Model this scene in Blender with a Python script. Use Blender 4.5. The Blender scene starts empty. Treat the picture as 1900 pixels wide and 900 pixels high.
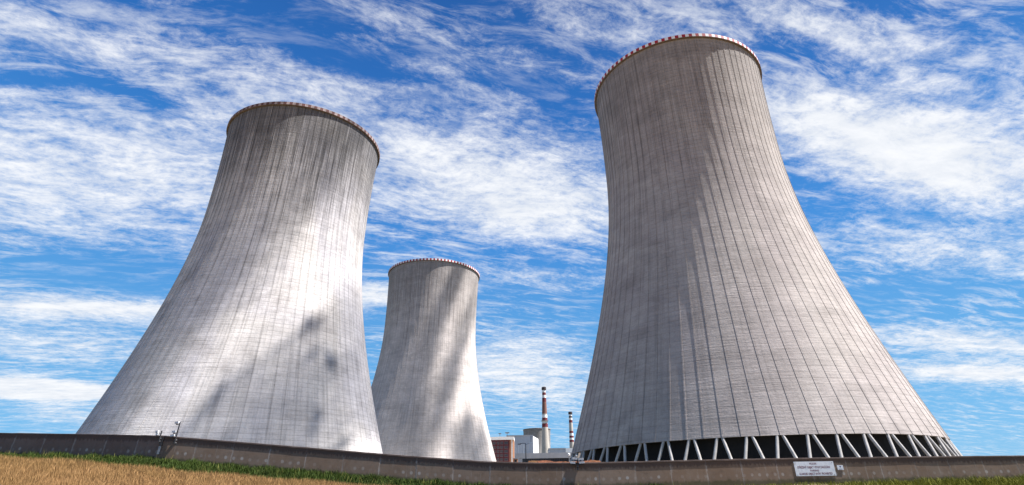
import bpy, bmesh, math, random
import numpy as np
from mathutils import Vector, Matrix, noise as mnoise

R = math.radians
rng = np.random.default_rng(7)
random.seed(7)
S = bpy.context.scene
COL = S.collection

# ------------------------------------------------------------------ camera, sky, sun, exposure
F, PITCH, ROLL, CX, CY, EYE = 1003.978, 0.505415, -0.0180, 978.553, 369.756, -1.337   # in pixels of a 1900 x 900 frame
fwd = np.array([0, math.cos(PITCH), math.sin(PITCH)])
rt0 = np.array([1.0, 0, 0]); up0 = np.cross(rt0, fwd)
rgt = math.cos(ROLL) * rt0 + math.sin(ROLL) * up0
upv = -math.sin(ROLL) * rt0 + math.cos(ROLL) * up0
cam = bpy.data.cameras.new('camera'); cam_o = bpy.data.objects.new('camera', cam); COL.objects.link(cam_o)
cam.sensor_fit = 'HORIZONTAL'; cam.sensor_width = 36.0; cam.lens = F / 1900 * 36
cam.shift_x = (950 - CX) / 1900; cam.shift_y = (CY - 450) / 1900
cam.clip_start = 0.1; cam.clip_end = 20000
m = Matrix.Identity(4)
for i in range(3):
    m[i][0], m[i][1], m[i][2] = rgt[i], upv[i], -fwd[i]
m[2][3] = EYE
cam_o.matrix_world = m
S.camera = cam_o

SUN_EL, SUN_AZ = 60.5, 95.8            # azimuth clockwise from +y
sv = Vector((math.sin(R(SUN_AZ)) * math.cos(R(SUN_EL)), math.cos(R(SUN_AZ)) * math.cos(R(SUN_EL)), math.sin(R(SUN_EL))))
sun = bpy.data.lights.new('sun', 'SUN'); sun.energy = 5.0; sun.angle = R(0.53); sun.color = (1.0, 0.97, 0.94)
sun_o = bpy.data.objects.new('sun', sun); COL.objects.link(sun_o)
sun_o.rotation_euler = sv.to_track_quat('Z', 'Y').to_euler()
sun_o.location = (60, -40, 200)

S.view_settings.view_transform = 'Standard'; S.view_settings.look = 'None'
S.view_settings.gamma = 1.0; S.view_settings.use_curve_mapping = False
S.view_settings.exposure = 1.36
try:
    S.cycles.max_bounces = 6; S.cycles.diffuse_bounces = 3; S.cycles.volume_bounces = 0
    S.cycles.transparent_max_bounces = 8
except Exception:
    pass


def ray(px, py):
    d = fwd + rgt * (px - CX) / F + upv * (CY - py) / F
    return d / np.linalg.norm(d)


def at(px, py, Y):
    """the point at distance Y in front of the camera seen at a pixel of the 1900 x 900 photograph"""
    d = ray(px, py); p = np.array([0, 0, EYE]) + d * Y / d[1]
    return Vector(p.tolist())


# ------------------------------------------------------------------ node helpers
class NT:
    def __init__(s, tree):
        s.t = tree; tree.nodes.clear()

    def n(s, typ, **kw):
        o = s.t.nodes.new(typ)
        for k, v in kw.items():
            setattr(o, k, v)
        return o

    def put(s, sock, v):
        if isinstance(v, bpy.types.NodeSocket):
            s.t.links.new(v, sock)
        elif v is not None:
            if isinstance(v, (tuple, list)) and len(v) == 3 and sock.type == 'RGBA':
                v = (*v, 1)
            sock.default_value = v

    def math(s, op, a, b=None, c=None, clamp=False):
        o = s.n('ShaderNodeMath', operation=op, use_clamp=clamp)
        for i, v in enumerate((a, b, c)):
            s.put(o.inputs[i], v)
        return o.outputs[0]

    def vmath(s, op, a, b=None):
        o = s.n('ShaderNodeVectorMath', operation=op)
        s.put(o.inputs[0], a)
        if b is not None:
            s.put(o.inputs[1], b)
        return o.outputs[0]

    def mix(s, f, a, b, mode='MIX'):
        o = s.n('ShaderNodeMix', data_type='RGBA', blend_type=mode)
        s.put(o.inputs[0], f); s.put(o.inputs[6], a); s.put(o.inputs[7], b)
        return o.outputs[2]

    def ss(s, v, lo, hi, a=0.0, b=1.0):
        o = s.n('ShaderNodeMapRange', interpolation_type='SMOOTHSTEP')
        for i, x in enumerate((v, lo, hi, a, b)):
            s.put(o.inputs[i], x)
        return o.outputs[0]

    def noise(s, vec, scale, detail=4, rough=0.55, dist=0.0, lac=2.0, dim='3D'):
        o = s.n('ShaderNodeTexNoise', noise_dimensions=dim)
        s.put(o.inputs['Vector'], vec)
        o.inputs['Scale'].default_value = scale; o.inputs['Detail'].default_value = detail
        o.inputs['Roughness'].default_value = rough; o.inputs['Lacunarity'].default_value = lac
        o.inputs['Distortion'].default_value = dist
        return o.outputs[0]

    def xyz(s, v):
        o = s.n('ShaderNodeSeparateXYZ'); s.put(o.inputs[0], v); return o.outputs

    def vec(s, x, y, z):
        o = s.n('ShaderNodeCombineXYZ')
        for i, v in enumerate((x, y, z)):
            s.put(o.inputs[i], v)
        return o.outputs[0]

    def bump(s, h, strength, dist):
        o = s.n('ShaderNodeBump'); s.put(o.inputs['Height'], h)
        o.inputs['Strength'].default_value = strength; o.inputs['Distance'].default_value = dist
        return o.outputs[0]

    def surf(s, color, rough=0.8, normal=None, metal=0.0, spec=0.35, **kw):
        b = s.n('ShaderNodeBsdfPrincipled'); o = s.n('ShaderNodeOutputMaterial')
        s.put(b.inputs['Base Color'], color); s.put(b.inputs['Roughness'], rough)
        b.inputs['Metallic'].default_value = metal; b.inputs['Specular IOR Level'].default_value = spec
        if normal is not None:
            s.put(b.inputs['Normal'], normal)
        s.t.links.new(b.outputs[0], o.inputs['Surface'])
        return b


def material(name):
    mt = bpy.data.materials.new(name); mt.use_nodes = True
    return mt, NT(mt.node_tree)


def plain(name, col, rough=0.7, var=0.18, scale=1.5, metal=0.0, spec=0.35):
    """a colour with patchy weathering and a little bump"""
    mt, t = material(name)
    tc = t.n('ShaderNodeTexCoord').outputs['Object']
    a = t.noise(tc, scale, 6, 0.6); b = t.noise(tc, scale * 9, 3, 0.6)
    f = t.math('ADD', t.math('MULTIPLY', a, 0.65), t.math('MULTIPLY', b, 0.35))
    f = t.ss(f, 0.3, 0.7)
    c = t.mix(f, tuple(x * (1 - var) for x in col), tuple(min(1, x * (1 + var)) for x in col))
    t.surf(c, rough, t.bump(b, 0.2, 0.02), metal, spec)
    return mt


# ------------------------------------------------------------------ sky with thin cloud
W = bpy.data.worlds.new('World'); S.world = W; W.use_nodes = True
t = NT(W.node_tree)
sky = t.n('ShaderNodeTexSky', sky_type='NISHITA', sun_disc=False)
sky.sun_elevation = R(SUN_EL); sky.sun_rotation = R(SUN_AZ)
sky.altitude = 400; sky.air_density = 1.0; sky.dust_density = 0.3; sky.ozone_density = 2.5
hs = t.n('ShaderNodeHueSaturation'); t.put(hs.inputs['Color'], sky.outputs[0])
hs.inputs['Saturation'].default_value = 1.22; hs.inputs['Hue'].default_value = 0.492; hs.inputs['Value'].default_value = 1.05
gen = t.n('ShaderNodeTexCoord').outputs['Generated']
dx, dy, dz = t.xyz(gen)
az = t.math('ARCTAN2', dx, dy)
el = t.math('ARCSINE', dz)
zc = t.math('ADD', t.math('MAXIMUM', dz, 0.0), 0.10)
px_ = t.math('DIVIDE', dx, zc); py_ = t.math('DIVIDE', dy, zc)
WD = R(73)                                                   # the wind blows the streaks along this bearing
ua = t.math('ADD', t.math('MULTIPLY', px_, math.sin(WD)), t.math('MULTIPLY', py_, math.cos(WD)))
ub = t.math('SUBTRACT', t.math('MULTIPLY', px_, math.cos(WD)), t.math('MULTIPLY', py_, math.sin(WD)))
warp = t.noise(t.vec(ua, ub, 0.0), 1.3, 3, 0.5)
ubw = t.math('ADD', ub, t.math('MULTIPLY', t.math('SUBTRACT', warp, 0.5), 0.22))
n_big = t.noise(t.vec(t.math('MULTIPLY', ua, 0.50), ubw, 1.7), 2.8, 5, 0.55, 0.2)
n_mid = t.noise(t.vec(t.math('MULTIPLY', ua, 0.52), ubw, 4.2), 11.0, 8, 0.66, 0.3)
n_fin = t.noise(t.vec(t.math('MULTIPLY', ua, 0.72), ubw, 9.1), 36.0, 8, 0.72, 0.25)
nz = t.math('ADD', t.math('ADD', t.math('MULTIPLY', n_big, 0.20), t.math('MULTIPLY', n_mid, 0.42)), t.math('MULTIPLY', n_fin, 0.40))
# where the cloud banks stand: (x, y, half width, half height in the photograph's pixels, slope, weight)
BANKS = [(150, 330, 460, 150, 0.10, 0.25), (330, 120, 460, 110, 0.25, 0.10), (60, 60, 180, 80, 0.3, 0.09), (900, 330, 300, 95, 0.10, 0.25),
         (820, 110, 240, 90, 0.3, 0.11), (1620, 235, 360, 100, 0.12, 0.32), (1750, 340, 280, 70, 0.1, 0.18), (1000, 410, 200, 45, 0.05, 0.14),
         (1480, 50, 260, 70, 0.2, 0.13), (1120, 60, 260, 110, 0.3, 0.13), (1680, 110, 300, 60, 0.25, 0.11),
         (170, 572, 330, 26, 0.03, 0.30), (120, 645, 200, 40, 0.05, 0.19), (70, 722, 190, 20, 0.06, 0.58), (120, 770, 90, 20, 0.1, 0.18),
         (690, 545, 120, 28, 0.05, 0.26), (980, 515, 150, 25, 0.08, 0.13), (970, 700, 170, 60, 0.12, 0.25), (1010, 640, 110, 30, 0.1, 0.10),
         (1780, 630, 220, 34, 0.06, 0.26), (1800, 693, 240, 22, 0.03, 0.31), (1700, 460, 320, 50, 0.08, 0.17),
         (230, 512, 330, 30, 0.05, -0.20), (1020, 175, 90, 26, 0.25, -0.20), (1045, 88, 60, 18, 0.25, -0.18), (690, 120, 120, 20, 0.3, -0.12), (1500, 100, 110, 45, 0.3, -0.20), (1830, 25, 200, 35, 0.1, -0.20),
         (560, 20, 200, 26, 0.35, -0.10), (60, 150, 130, 18, 0.1, -0.16), (230, 165, 120, 16, 0.35, -0.18), (560, 85, 140, 18, 0.38, -0.17), (1720, 560, 260, 40, 0.0, -0.12), (1780, 130, 160, 25, 0.3, -0.12)]
cov = None
for (bx, by, hw, hh, sl, wt) in BANKS:
    d0 = ray(bx, by); d1 = ray(bx + hw * 0.5, by); d2 = ray(bx, by - hh)
    A = lambda d: math.atan2(d[0], d[1])
    E = lambda d: math.asin(d[2])
    a0, e0 = A(d0), E(d0); sa = abs(A(d1) - a0) * 2; se = abs(E(d2) - e0)
    k = -sl * (se / hh) / (sa / hw) + (E(d1) - e0) / (A(d1) - a0)
    da = t.math('SUBTRACT', az, a0)
    de = t.math('SUBTRACT', t.math('SUBTRACT', el, e0), t.math('MULTIPLY', da, k))
    q = t.math('ADD', t.math('POWER', t.math('ABSOLUTE', t.math('DIVIDE', da, sa)), 2.0), t.math('POWER', t.math('ABSOLUTE', t.math('DIVIDE', de, se)), 2.0))
    g = t.math('MULTIPLY', t.math('EXPONENT', t.math('MULTIPLY', q, -1.0)), wt)
    cov = g if cov is None else t.math('ADD', cov, g)
cov = t.math('MINIMUM', cov, 0.36)
cov = t.math('ADD', cov, t.ss(dy, -0.25, 0.05, 0.03, 0.0))          # behind the camera the sky is more clouded
dens = t.ss(t.math('ADD', nz, cov), 0.52, 0.85)
ramp = t.n('ShaderNodeValToRGB'); t.put(ramp.inputs[0], t.math('DIVIDE', el, R(60)))
er = ramp.color_ramp; er.elements[0].position = 0.0; er.elements[1].position = 0.85
er.elements[0].color = (0.19, 0.53, 0.90, 1); er.elements[1].color = (0.014, 0.098, 0.39, 1)
for ps, cc in ((0.15, (0.140, 0.455, 0.85, 1)), (0.40, (0.056, 0.285, 0.76, 1)), (0.62, (0.024, 0.165, 0.56, 1))):
    e_ = er.elements.new(ps); e_.color = cc
SKYV = 7.8
clear = t.mix(0.82, hs.outputs[0], t.vmath('MULTIPLY', ramp.outputs[0], (SKYV, SKYV, SKYV)))
n_wsp = t.noise(t.vec(t.math('MULTIPLY', ua, 0.30), ubw, 15.3), 17.0, 9, 0.68, 0.35)
n_gat = t.noise(t.vec(t.math('MULTIPLY', ua, 0.6), ubw, 21.7), 2.2, 3, 0.5)
wisp = t.math('MULTIPLY', t.ss(n_wsp, 0.45, 0.70), t.ss(n_gat, 0.34, 0.58, 0.18, 0.68))
dens = t.math('SUBTRACT', t.math('ADD', dens, wisp), t.math('MULTIPLY', dens, wisp))
cl_col = t.mix(t.ss(n_mid, 0.35, 0.7), (6.5, 6.8, 7.3), (7.8, 7.9, 8.1))
colr = t.mix(t.math('MULTIPLY', dens, 0.97), clear, cl_col)
bg = t.n('ShaderNodeBackground'); t.put(bg.inputs['Color'], colr); bg.inputs['Strength'].default_value = 0.050
out = t.n('ShaderNodeOutputWorld'); t.t.links.new(bg.outputs[0], out.inputs['Surface'])


# ------------------------------------------------------------------ object helpers
def mesh_from(name, verts, faces, mats=(), smooth=False, mat_idx=None):
    me = bpy.data.meshes.new(name)
    me.from_pydata([tuple(v) for v in verts], [], [tuple(f) for f in faces])
    for mm in mats:
        me.materials.append(mm)
    if mat_idx is not None:
        me.polygons.foreach_set('material_index', mat_idx)
    if smooth:
        me.polygons.foreach_set('use_smooth', [True] * len(me.polygons))
    me.update()
    return me


def link(name, me, parent=None, loc=None):
    o = bpy.data.objects.new(name, me); COL.objects.link(o)
    if parent is not None:
        o.parent = parent
    if loc is not None:
        o.location = loc
    return o


def tag(o, label, cat, group=None):
    o['label'] = label; o['category'] = cat
    if group:
        o['group'] = group
    return o


def empty(name, loc, label, cat, rz=0.0, group=None):
    o = bpy.data.objects.new(name, None); COL.objects.link(o)
    o.location = loc; o.rotation_euler = (0, 0, rz); o.empty_display_size = 0.3
    return tag(o, label, cat, group)


def setting(o, kind='structure'):
    o['kind'] = kind
    return o


class MB:
    """collects solids that become ONE mesh"""

    def __init__(s):
        s.v, s.f, s.mi = [], [], []

    def add(s, verts, faces, mi=0):
        b = len(s.v); s.v += [tuple(v) for v in verts]
        s.f += [tuple(i + b for i in f) for f in faces]; s.mi += [mi] * len(faces)
        return s

    def box(s, lo, hi, mi=0):
        x0, y0, z0 = lo; x1, y1, z1 = hi
        return s.add([(x0, y0, z0), (x1, y0, z0), (x1, y1, z0), (x0, y1, z0), (x0, y0, z1), (x1, y0, z1), (x1, y1, z1), (x0, y1, z1)],
                     [(0, 3, 2, 1), (4, 5, 6, 7), (0, 1, 5, 4), (1, 2, 6, 5), (2, 3, 7, 6), (3, 0, 4, 7)], mi)

    def tube(s, a, b, ra, rb=None, n=10, mi=0):
        a, b = Vector(a), Vector(b); rb = ra if rb is None else rb
        d = (b - a).normalized(); u = d.orthogonal().normalized(); w = d.cross(u)
        vs = []
        for p, r in ((a, ra), (b, rb)):
            vs += [p + (u * math.cos(2 * math.pi * i / n) + w * math.sin(2 * math.pi * i / n)) * r for i in range(n)]
        fs = [(i, (i + 1) % n, n + (i + 1) % n, n + i) for i in range(n)] + [tuple(range(n - 1, -1, -1)), tuple(range(n, 2 * n))]
        return s.add(vs, fs, mi)

    def lathe(s, prof, n=32, mis=None, caps=True):
        vs = [(r * math.cos(2 * math.pi * i / n), r * math.sin(2 * math.pi * i / n), z) for r, z in prof for i in range(n)]
        b = len(s.v); s.v += vs
        for k in range(len(prof) - 1):
            for i in range(n):
                j = (i + 1) % n
                s.f.append((b + k * n + i, b + k * n + j, b + (k + 1) * n + j, b + (k + 1) * n + i)); s.mi.append(mis[k] if mis else 0)
        if caps:
            s.f.append(tuple(b + i for i in range(n - 1, -1, -1))); s.mi.append(mis[0] if mis else 0)
            s.f.append(tuple(b + (len(prof) - 1) * n + i for i in range(n))); s.mi.append(mis[-1] if mis else 0)
        return s

    def build(s, name, mats, parent=None, loc=None, smooth=None):
        if not isinstance(mats, (list, tuple)):
            mats = [mats]
        me = mesh_from(name, s.v, s.f, mats, smooth is not None, s.mi)
        if smooth is not None:
            me.set_sharp_from_angle(angle=R(smooth))
        return link(name, me, parent, loc)


# ------------------------------------------------------------------ cooling towers: shape
HT, THR, ZT, BB, BT, ZL, GAL = 125.0, 27.347, 90.813, 66.136, 125.07, 8.257, 0.95
NRIB, NPAIR = 80, 51


def rad(z):
    tt = (z - ZT) / (BB if z < ZT else BT)
    return THR * math.sqrt(1 + tt * tt)


def shell_mesh(proud=0.09, half=0.16):
    zs = list(np.linspace(ZL, 124.2, 100))
    step = 2 * math.pi / NRIB
    ring = []                                       # (angle, how proud, u)
    for k in range(NRIB):
        hw = half
        ring += [(k, -1, 0.0, hw), (k, -1, proud, hw), (k, 1, proud, hw), (k, 1, 0.0, hw)]
        ring += [(k + q, 0, 0.0, 0) for q in (0.25, 0.5, 0.75)]
    nr = len(ring)
    verts, uv = [], []
    for z in zs:
        r = rad(z)
        for (k, sgn, pr, hw) in ring:
            a = k * step + sgn * hw / r
            verts.append(((r + pr) * math.cos(a), (r + pr) * math.sin(a), z)); uv.append((k + sgn * hw / r / step, z))
    faces, fuv = [], []
    for j in range(len(zs) - 1):
        for i in range(nr):
            i2 = (i + 1) % nr
            faces.append((j * nr + i, j * nr + i2, (j + 1) * nr + i2, (j + 1) * nr + i))
            u0, u1 = uv[j * nr + i][0], uv[j * nr + i2][0] + (NRIB if i2 == 0 else 0)
            fuv += [u0, zs[j], u1, zs[j], u1, zs[j + 1], u0, zs[j + 1]]
    # inside face, 160 sided, and the two closing rings
    n2 = 160; base = len(verts)
    zin = list(np.linspace(ZL, 124.2, 40))
    for z in zin:
        r = rad(z) - (0.9 - 0.6 * min(1, (z - ZL) / 12))
        for i in range(n2):
            a = 2 * math.pi * i / n2
            verts.append((r * math.cos(a), r * math.sin(a), z))
    for j in range(len(zin) - 1):
        for i in range(n2):
            i2 = (i + 1) % n2
            faces.append((base + j * n2 + i2, base + j * n2 + i, base + (j + 1) * n2 + i, base + (j + 1) * n2 + i2))
            fuv += [i / 2, zin[j]] * 4
    for (o0, o1, flip) in ((0, base, True), ((len(zs) - 1) * nr, base + (len(zin) - 1) * n2, False)):
        for k in range(NRIB):
            for q in range(7):
                i, i2 = k * 7 + q, (k * 7 + q + 1) % nr
                a0 = 2 * k if q < 5 else 2 * k + 1
                # fan to the inner ring: two inner points a rib
                tri = [o0 + i, o0 + i2, o1 + (a0 % n2)]
                faces.append(tri[::-1] if flip else tri); fuv += [k, 0] * 3
            for s_ in (0, 1):
                p = 5 if s_ == 0 else 7
                tri = [o0 + (k * 7 + p) % nr, o1 + (2 * k + s_ + 1) % n2, o1 + (2 * k + s_) % n2]
                faces.append(tri[::-1] if flip else tri); fuv += [k, 0] * 3
    me = mesh_from('shell', verts, faces, (), True)
    me.set_sharp_from_angle(angle=R(25))
    l = me.uv_layers.new(name='wrap')
    l.data.foreach_set('uv', fuv)
    me.materials.append(None)
    return me


def concrete_tower(name, light, dark, cool, streak=0.3, topstain_shade=0.2, patch=0.2, seed=0.0, lift=0.35, line=0.25, ribstain=0.3):
    """weathered board-marked concrete: lifts of 1.25 m, panels between the ribs, rain streaks, patches"""
    mt, t = material(name)
    uvn = t.n('ShaderNodeUVMap', uv_map='wrap').outputs[0]
    u, v, _ = t.xyz(uvn)
    ob = t.n('ShaderNodeTexCoord').outputs['Object']
    obs = t.vmath('ADD', ob, (seed * 37.0, seed * 11.0, seed * 5.0))
    wn = t.n('ShaderNodeTexWhiteNoise', noise_dimensions='2D')
    t.put(wn.inputs['Vector'], t.vec(t.math('ADD', t.math('FLOOR', t.math('MULTIPLY', u, 2.0)), seed * 3.0), t.math('FLOOR', t.math('DIVIDE', v, 1.25)), 0))
    wb = t.n('ShaderNodeTexWhiteNoise', noise_dimensions='1D')
    t.put(wb.inputs['W'], t.math('ADD', t.math('FLOOR', t.math('DIVIDE', v, 1.25)), seed))
    wu = t.n('ShaderNodeTexWhiteNoise', noise_dimensions='1D')
    t.put(wu.inputs['W'], t.math('ADD', t.math('FLOOR', u), seed * 2))
    hb = t.noise(t.vec(t.math('MULTIPLY', u, 0.5), t.math('MULTIPLY', v, 1.7), seed + 8), 1.3, 5, 0.65)
    cells = t.math('ADD', t.math('ADD', t.math('MULTIPLY', wn.outputs[0], 0.40), t.math('MULTIPLY', wb.outputs[0], 0.35)), t.math('MULTIPLY', wu.outputs[0], 0.25))
    # streaks run down the wall
    st = t.noise(t.vec(t.math('MULTIPLY', u, 2.2), t.math('MULTIPLY', v, 0.022), seed), 1.6, 6, 0.65)
    st2 = t.noise(t.vec(t.math('MULTIPLY', u, 7.0), t.math('MULTIPLY', v, 0.035), seed + 4), 1.5, 4, 0.6)
    pat = t.noise(t.vmath('MULTIPLY', obs, (1, 1, 0.55)), 0.045, 5, 0.55, 0.5)
    pat2 = t.noise(obs, 0.11, 6, 0.62, 0.4)
    grain = t.noise(obs, 2.2, 5, 0.7)
    c = t.mix(t.ss(pat, 0.38, 0.64), light, cool)
    c = t.mix(t.math('MULTIPLY', t.ss(pat2, 0.50, 0.75), patch), c, dark)
    k = t.math('ADD', 1.0, t.math('MULTIPLY', t.math('SUBTRACT', cells, 0.6), lift))
    k = t.math('MULTIPLY', k, t.math('ADD', 1.0, t.math('MULTIPLY', t.math('SUBTRACT', grain, 0.5), 0.55)))
    k = t.math('MULTIPLY', k, t.math('SUBTRACT', 1.0, t.math('MULTIPLY', t.ss(st, 0.46, 0.70), streak)))
    k = t.math('MULTIPLY', k, t.math('ADD', 1.0, t.math('MULTIPLY', t.math('SUBTRACT', hb, 0.5), 0.34)))
    # uneven pours: broad level bands and smudges that break off
    pour = t.noise(t.vec(t.math('MULTIPLY', u, 0.16), t.math('MULTIPLY', v, 0.14), seed + 21), 1.6, 6, 0.68, 0.4)
    k = t.math('MULTIPLY', k, t.math('ADD', 1.0, t.math('MULTIPLY', t.math('SUBTRACT', pour, 0.5), 0.85)))
    # fine lines at the lifts
    fr = t.math('FRACT', t.math('DIVIDE', v, 1.25))
    ln = t.math('LESS_THAN', fr, 0.10)
    ln = t.math('MULTIPLY', ln, t.ss(pat2, 0.35, 0.6, 0.3, 1.0))
    k = t.math('MULTIPLY', k, t.math('SUBTRACT', 1.0, t.math('MULTIPLY', ln, line)))
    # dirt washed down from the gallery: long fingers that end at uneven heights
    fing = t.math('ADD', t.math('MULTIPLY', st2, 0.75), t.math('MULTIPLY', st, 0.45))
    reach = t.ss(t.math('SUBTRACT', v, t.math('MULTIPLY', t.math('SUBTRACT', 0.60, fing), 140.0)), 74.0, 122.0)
    k = t.math('MULTIPLY', k, t.math('SUBTRACT', 1.0, t.math('MULTIPLY', reach, topstain_shade)))  # on the left tower this dirt also paints in the upper shade
    # rain runs down beside the ribs and leaves a dark thread, broken here and there
    fr_u = t.math('ABSOLUTE', t.math('SUBTRACT', t.math('FRACT', t.math('ADD', t.math('SUBTRACT', u, 0.055), 0.5)), 0.5))
    thr = t.math('MULTIPLY', t.ss(fr_u, 0.035, 0.075, 1.0, 0.0), t.ss(st2, 0.36, 0.58, 0.25, 1.0))
    k = t.math('MULTIPLY', k, t.math('SUBTRACT', 1.0, t.math('MULTIPLY', t.math('MULTIPLY', thr, t.ss(v, 20.0, 105.0, 0.45, 1.0)), ribstain)))
    kv = t.vec(k, k, k)
    c = t.mix(1.0, c, kv, 'MULTIPLY')
    # small rust and repair specks
    sp = t.noise(obs, 0.9, 2, 0.5)
    c = t.mix(t.math('MULTIPLY', t.ss(sp, 0.76, 0.80), 0.55), c, (0.10, 0.085, 0.075))
    h = t.math('ADD', t.math('MULTIPLY', grain, 0.6), t.math('MULTIPLY', wn.outputs[0], 0.25))
    h = t.math('SUBTRACT', h, t.math('MULTIPLY', t.math('LESS_THAN', fr, 0.08), 0.5))
    t.surf(c, 0.88, t.bump(t.math('ADD', h, t.math('MULTIPLY', hb, 0.8)), 0.75, 0.12), spec=0.25)
    return mt


M = {}
M['tower_right'] = concrete_tower('warm_grey_concrete', (0.418, 0.372, 0.340), (0.26, 0.225, 0.205), (0.36, 0.315, 0.295), 0.20, 0.30, 0.55, 1.0, 0.12, 0.09, 0.20)
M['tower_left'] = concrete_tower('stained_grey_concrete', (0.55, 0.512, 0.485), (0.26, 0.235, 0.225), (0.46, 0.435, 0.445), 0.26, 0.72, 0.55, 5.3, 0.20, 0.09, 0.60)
M['tower_middle'] = concrete_tower('pale_beige_concrete', (0.57, 0.51, 0.475), (0.34, 0.30, 0.28), (0.49, 0.44, 0.41), 0.20, 0.42, 0.40, 9.7, 0.18, 0.10, 0.20)
M['tower_far'] = concrete_tower('far_grey_concrete', (0.42, 0.39, 0.36), (0.24, 0.22, 0.21), (0.38, 0.36, 0.35), 0.25, 0.35, 0.25, 14.0, 0.2, 0.1)
M['column'] = plain('column_concrete', (0.40, 0.375, 0.355), 0.85, 0.25, 0.8)
M['inlet_shade'] = plain('inlet_shade_black', (0.012, 0.012, 0.014), 0.9, 0.3, 0.4)
M['gallery_concrete'] = plain('gallery_concrete', (0.16, 0.125, 0.11), 0.9, 0.3, 0.5)
M['red_paint'] = plain('red_paint', (0.36, 0.022, 0.030), 0.6, 0.25, 0.8)
M['white_paint'] = plain('white_paint', (0.80, 0.79, 0.77), 0.6, 0.08, 0.8)
M['worn_red'] = plain('worn_red_paint', (0.12, 0.055, 0.048), 0.85, 0.55, 0.35)
M['worn_white'] = plain('worn_white_paint', (0.28, 0.22, 0.205), 0.85, 0.75, 0.35)

SHELL = shell_mesh(0.08, 0.16)
SHELL_FLAT = shell_mesh(0.04, 0.13)


def gallery_mesh():
    """walkway ring round the rim with a parapet painted in blocks"""
    mb = MB(); n = 174
    ri, ro = rad(124.2) - 0.35, rad(HT) + GAL - 0.30
    for k in range(n):
        a0, a1 = 2 * math.pi * k / n, 2 * math.pi * (k + 1) / n
        prof = [(ri, 123.72), (ro - 0.30, 123.72), (ro, 123.86), (ro, HT), (ro - 0.18, HT), (ro - 0.18, 123.96), (ri, 123.96)]
        vs = [(r * math.cos(a), r * math.sin(a), z) for a in (a0, a1) for r, z in prof]
        np_ = len(prof)
        for e in range(np_ - 1):
            if e == np_ - 1:
                continue
            mi = 2 if e in (0, 1, 5) else k % 2
            mb.add([vs[e], vs[np_ + e], vs[np_ + e + 1], vs[e + 1]], [(0, 1, 2, 3)], mi)
    return mb


GAL_MESH = None


def column_mesh(sgn):
    """one raking leg of a pair, standing at angle 0"""
    rt, rb = rad(ZL) - 0.42, rad(0.0) + 0.0
    st = 2 * math.pi / NPAIR
    top = Vector((rt * math.cos(sgn * 0.010), rt * math.sin(sgn * 0.010), ZL + 0.25))
    bot = Vector((rb * math.cos(sgn * st * 0.46), rb * math.sin(sgn * st * 0.46), 0.25))
    mb = MB().tube(bot, top, 0.32, 0.29, 12)
    mb.tube(bot - Vector((0, 0, 0.45)), bot + Vector((0, 0, 0.15)), 0.75, 0.62, 12)
    return mb


COLS = None


def set_mats(o, mats):
    for i, mm in enumerate(mats):
        o.material_slots[i].link = 'OBJECT'; o.material_slots[i].material = mm


def cooling_tower(loc, label, shell_mat, gal_mats, columns=True, rz=0.0, shell=None):
    global GAL_MESH, COLS
    root = empty('cooling_tower', loc, label, 'cooling tower', rz, 'hyperbolic cooling towers')
    sh = link('shell', shell, root); set_mats(sh, [shell_mat])
    if GAL_MESH is None:
        g = gallery_mesh().build('gallery', [M['red_paint'], M['white_paint'], M['gallery_concrete']], root); GAL_MESH = g.data
    else:
        g = link('gallery', GAL_MESH, root)
    set_mats(g, gal_mats)
    if columns:
        if COLS is None:
            COLS = []
            for sgn in (-1, 1):
                c = column_mesh(sgn).build('column', M['column'], None, smooth=40)
                COLS.append(c.data); bpy.data.objects.remove(c)
        for k in range(NPAIR - 1):
            for me in COLS:
                c = link('column', me, root); c.rotation_euler = (0, 0, 2 * math.pi * (k + PAIR_PHASE) / NPAIR)
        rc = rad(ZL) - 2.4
        MB().lathe([(rc + 0.6, 0.0), (rc + 0.6, 0.4), (rc, 0.6), (rc, ZL + 1.5)], 96).build('inlet_shade_drum', M['inlet_shade'], root)  # black drum stands in for the shaded interior behind the legs
        r0 = rad(0.0)
        ring = MB().lathe([(r0 - 1.6, -0.3), (r0 + 1.6, -0.3), (r0 + 1.6, 0.35), (r0 - 1.6, 0.35), (r0 - 1.6, -0.3)], 96, caps=False)
        ring.build('basin_kerb', M['column'], root)
    return root


PAIR_PHASE = (360 - 89.70) / (360 / NPAIR) % 1 + 13.5            # puts the leg pairs where they stand; the one left out is at the back
RIB_PHASE = R(-91.08 % (360 / NRIB))
TR = (53.83, 152.254, 0.0)
TL = (-89.325, 181.365, 0.0)
TM = (-60.58, 327.548, 0.0)
p_far = at(996, 797, 1223.8)

fresh = [M['red_paint'], M['white_paint'], M['gallery_concrete']]
worn = [M['worn_red'], M['worn_white'], M['gallery_concrete']]
tw = cooling_tower(TR, 'nearest big concrete cooling tower with open raking legs and a bright red and white rim', M['tower_right'], fresh, True, 0.0, SHELL)
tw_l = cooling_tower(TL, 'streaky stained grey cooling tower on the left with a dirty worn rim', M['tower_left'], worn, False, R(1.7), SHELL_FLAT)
tw_m = cooling_tower(TM, 'pale beige cooling tower standing further back between the two big towers', M['tower_middle'], fresh, False, R(0.6), SHELL_FLAT)
tw_f = cooling_tower((p_far.x, p_far.y, 0), 'far grey cooling tower top rising behind the white hall and chimney', M['tower_far'], worn, False, 0.0, SHELL_FLAT)
for o in tw.children:
    if o.name.startswith(('shell',)):
        o.rotation_euler = (0, 0, RIB_PHASE)

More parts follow.
